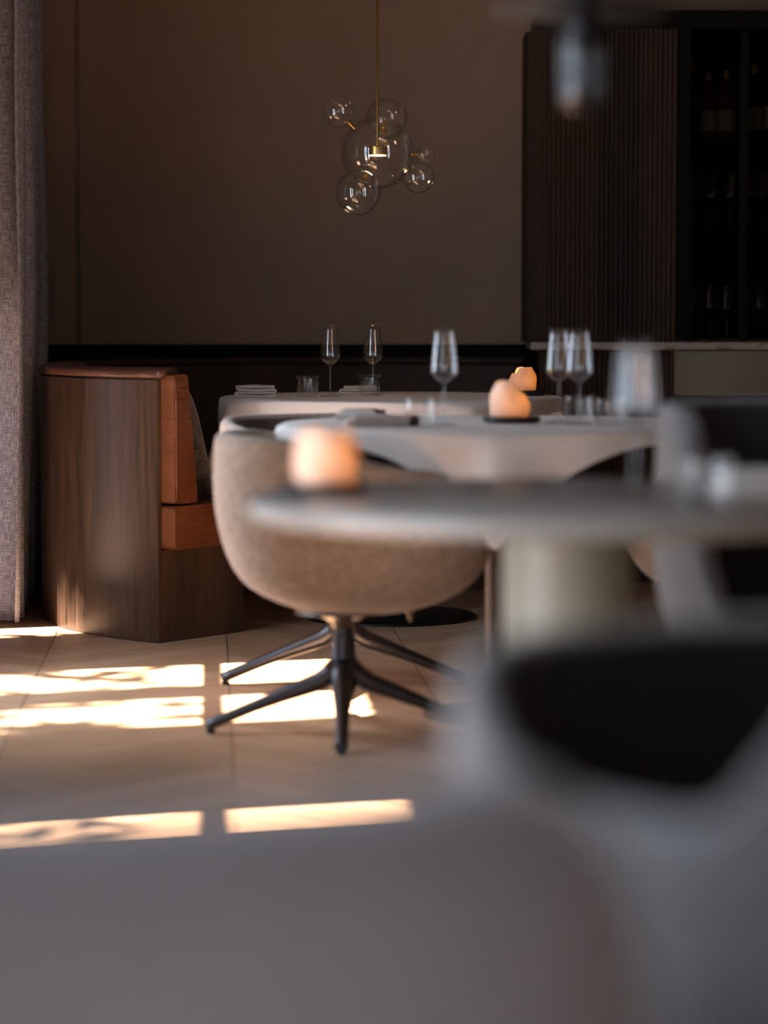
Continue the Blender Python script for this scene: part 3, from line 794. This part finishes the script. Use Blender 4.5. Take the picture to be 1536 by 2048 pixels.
# ------------------------------------------------------------------ bar wall at the right
def fluted(x0, x1, yf, z0, z1, left_round, pitch=.0182, depth=.008):
    """fluted panel: a plan path with half-round ribs, extruded upwards"""
    path = []
    if left_round:
        R = .14; n = 14
        L = []
        yb = back_y(x0) - .0
        k = 0; y = yb
        L.append((x0, yb + .02)); L.append((x0, yf + R))
        for q in range(1, n + 1):
            a = pi / 2 * q / n; L.append((x0 + R - R * cos(a), yf + R - R * sin(a)))
        L.append((x1, yf))
    else: L = [(x0, yf), (x1, yf)]
    P = [Vector(p) for p in L]; dist = [0]
    for a, b in zip(P, P[1:]): dist.append(dist[-1] + (b - a).length)
    tot = dist[-1]; N_ = int(tot / pitch) * 8
    pts = []
    for i in range(N_ + 1):
        s = tot * i / N_; k = 0
        while k < len(dist) - 2 and dist[k + 1] < s: k += 1
        t = (s - dist[k]) / (dist[k + 1] - dist[k]); p = P[k].lerp(P[k + 1], t); d = (P[k + 1] - P[k]).normalized()
        nn = Vector((d.y, -d.x)); ph = (i % 8) / 8
        off = depth * sin(pi * ph) ** .6 if ph > 0 else 0
        pts.append((p + nn * off, s))
    bm = bmesh.new(); uvl = bm.loops.layers.uv.new('UVMap')
    lo = [bm.verts.new((p.x, p.y, z0)) for p, s in pts]; hi = [bm.verts.new((p.x, p.y, z1)) for p, s in pts]
    for i in range(len(pts) - 1):
        f = bm.faces.new((lo[i], lo[i + 1], hi[i + 1], hi[i]))
        for l, (ii, zz) in zip(f.loops, ((i, z0), (i + 1, z0), (i + 1, z1), (i, z1))): l[uvl].uv = (pts[ii][1], zz)
    # closing back
    e = [bm.verts.new((x1, yf + .03, z0)), bm.verts.new((x1, yf + .03, z1))]
    bm.faces.new((lo[-1], e[0], e[1], hi[-1]))
    e2 = [bm.verts.new((x0 + .02 if left_round else x0, (yf + .16) if left_round else yf + .03, z0)), bm.verts.new((x0 + .02 if left_round else x0, (yf + .16) if left_round else yf + .03, z1))]
    bm.faces.new(hi + [e[1], e2[1]]); bm.faces.new((lo + [e[0], e2[0]])[::-1])
    return bm
BF = 10.44
bar = empty('bar_cabinet', (.56, BF, 0), 0, 'dark fluted wooden bar cabinet with marble ledge on the right wall', 'cabinet')
def bpart(name, bm, mat, **k):
    bmesh.ops.transform(bm, matrix=Matrix.Translation((-.56, -BF, 0)), verts=bm.verts); return link_mesh(name, bm, mat, bar, **k)
bpart('fluted_panel', fluted(.553, 1.118, BF, .928, 2.115, True), M_walnut_dark, angle=50)
bpart('fluted_base', fluted(.60, 1.115, BF + .02, .0, .897, False), M_walnut_dark, angle=50)
bm = bmesh.new(); add_box(bm, V(.58 + 1.2, BF + .20, .9125), (2.44, .44, .029), .003); bpart('marble_ledge', bm, M_marble, smooth=False)
bm = bmesh.new(); add_box(bm, V(1.83, BF + .19, 2.150), (2.50, .42, .066)); bpart('header', bm, M_black, smooth=False)
bm = bmesh.new()
add_box(bm, V(1.145, BF + .2, 1.525), (.045, .40, 1.18)); add_box(bm, V(2.2, BF + .395, 1.525), (2.1, .02, 1.18))
add_box(bm, V(.93, BF + .2, 1.5), (.3, .3, 1.17)); bpart('carcass', bm, M_black, smooth=False)
for x in (1.375, 1.95): 
    bm = bmesh.new(); add_box(bm, V(x, BF + .03, 1.525), (.030, .02, 1.18), .002); bpart('stile', bm, M_black, smooth=False)
for x0, x1 in ((1.17, 1.36), (1.39, 1.935)):
    for z in (1.36, 1.70):
        bm = bmesh.new(); add_box(bm, V((x0 + x1) / 2, BF + .21, z - .006), (x1 - x0, .32, .010)); bpart('shelf', bm, M_black, smooth=False)
for x0, x1 in ((1.168, 1.36), (1.39, 1.935)):
    bm = bmesh.new(); add_box(bm, V((x0 + x1) / 2, BF + .035, 1.525), (x1 - x0 - .004, .004, 1.17)); bpart('glass_door', bm, M_tint, smooth=False)
# bowed beige drawer front and black lower cupboard
bm = bmesh.new(); n = 30; fr = []
for i in range(n + 1):
    x = 1.125 + 1.5 * i / n; bow = .05 * smooth01((x - 1.125) / .25)
    fr.append((x, BF + .03 - bow))
for (z0, z1) in ((.722, .893),):
    lo = [bm.verts.new((x, y, z0)) for x, y in fr]; hi = [bm.verts.new((x, y, z1)) for x, y in fr]
    lb = [bm.verts.new((x, BF + .3, z0)) for x, y in fr]; hb = [bm.verts.new((x, BF + .3, z1)) for x, y in fr]
    bridge(bm, lo, hi, False); bridge(bm, hi, hb, False); bridge(bm, lb, lo, False); bridge(bm, hb, lb, False)
    bm.faces.new((lo[0], hi[0], hb[0], lb[0])); bm.faces.new((lo[-1], lb[-1], hb[-1], hi[-1]))
bpart('drawer', bm, M_beige, angle=40)
bm = bmesh.new(); add_box(bm, V(1.9, BF + .2, .36), (1.55, .34, .715)); bpart('cupboard', bm, M_black, smooth=False)

ORD = ['first', 'second', 'third', 'fourth', 'fifth', 'sixth', 'seventh']
for row, (z, xs, nm) in enumerate(((1.3545 + .001, (1.195, 1.222, 1.266, 1.300, 1.335, 1.425, 1.462), 'upper glass shelf'), (.9275, (1.190, 1.222, 1.262, 1.292, 1.328, 1.420, 1.455), 'marble ledge'))):
    for k, x in enumerate(xs):
        wine_glass(x, BF + .12 + .10 * (k % 2), '%s dim wine glass from the left on the %s of the bar cabinet' % (ORD[k], nm), z - .0018, 'wine glasses in the bar cabinet', .95)
def bottle(x, y, z, label, mat, h=.30, r=.036, lab=True):
    b = empty('bottle', (x, y, z), 0, label, 'bottle', 'bottles on the top bar shelf')
    link_mesh('body', lathe([(0, 0), (r - .003, 0), (r, .004), (r, h * .56), (r * .85, h * .64), (r * .42, h * .72), (r * .36, h * .9), (0, h * .9)], 32), mat, b, angle=50)
    link_mesh('cap', lathe([(0, h * .88), (r * .42, h * .88), (r * .42, h), (0, h)], 20), M_cap, b, angle=40)
    if lab: link_mesh('label', lathe([(r + .0006, h * .14), (r + .0008, h * .15), (r + .0008, h * .42), (r + .0006, h * .43)], 32), M_label, b)
    return b
for k, (x, dy, m_, h, r, lab, l) in enumerate((
    (1.192, .14, M_bottle, .30, .024, False, 'slim dark bottle at the left end of the top bar shelf'),
    (1.250, .12, M_bottle2, .26, .031, True, 'amber bottle with pale label left of centre on the top bar shelf'),
    (1.320, .13, M_bottle2, .27, .036, True, 'round-shouldered amber bottle beside the cabinet stile on the top bar shelf'),
    (1.425, .12, M_bottle, .29, .034, True, 'dark bottle just right of the cabinet stile on the top bar shelf'),
    (1.498, .12, M_bottle, .31, .036, True, 'pale-labelled dark bottle at the right edge of the picture on the top bar shelf'))):
    bottle(x, BF + dy, 1.700, l, m_, h, r, lab)
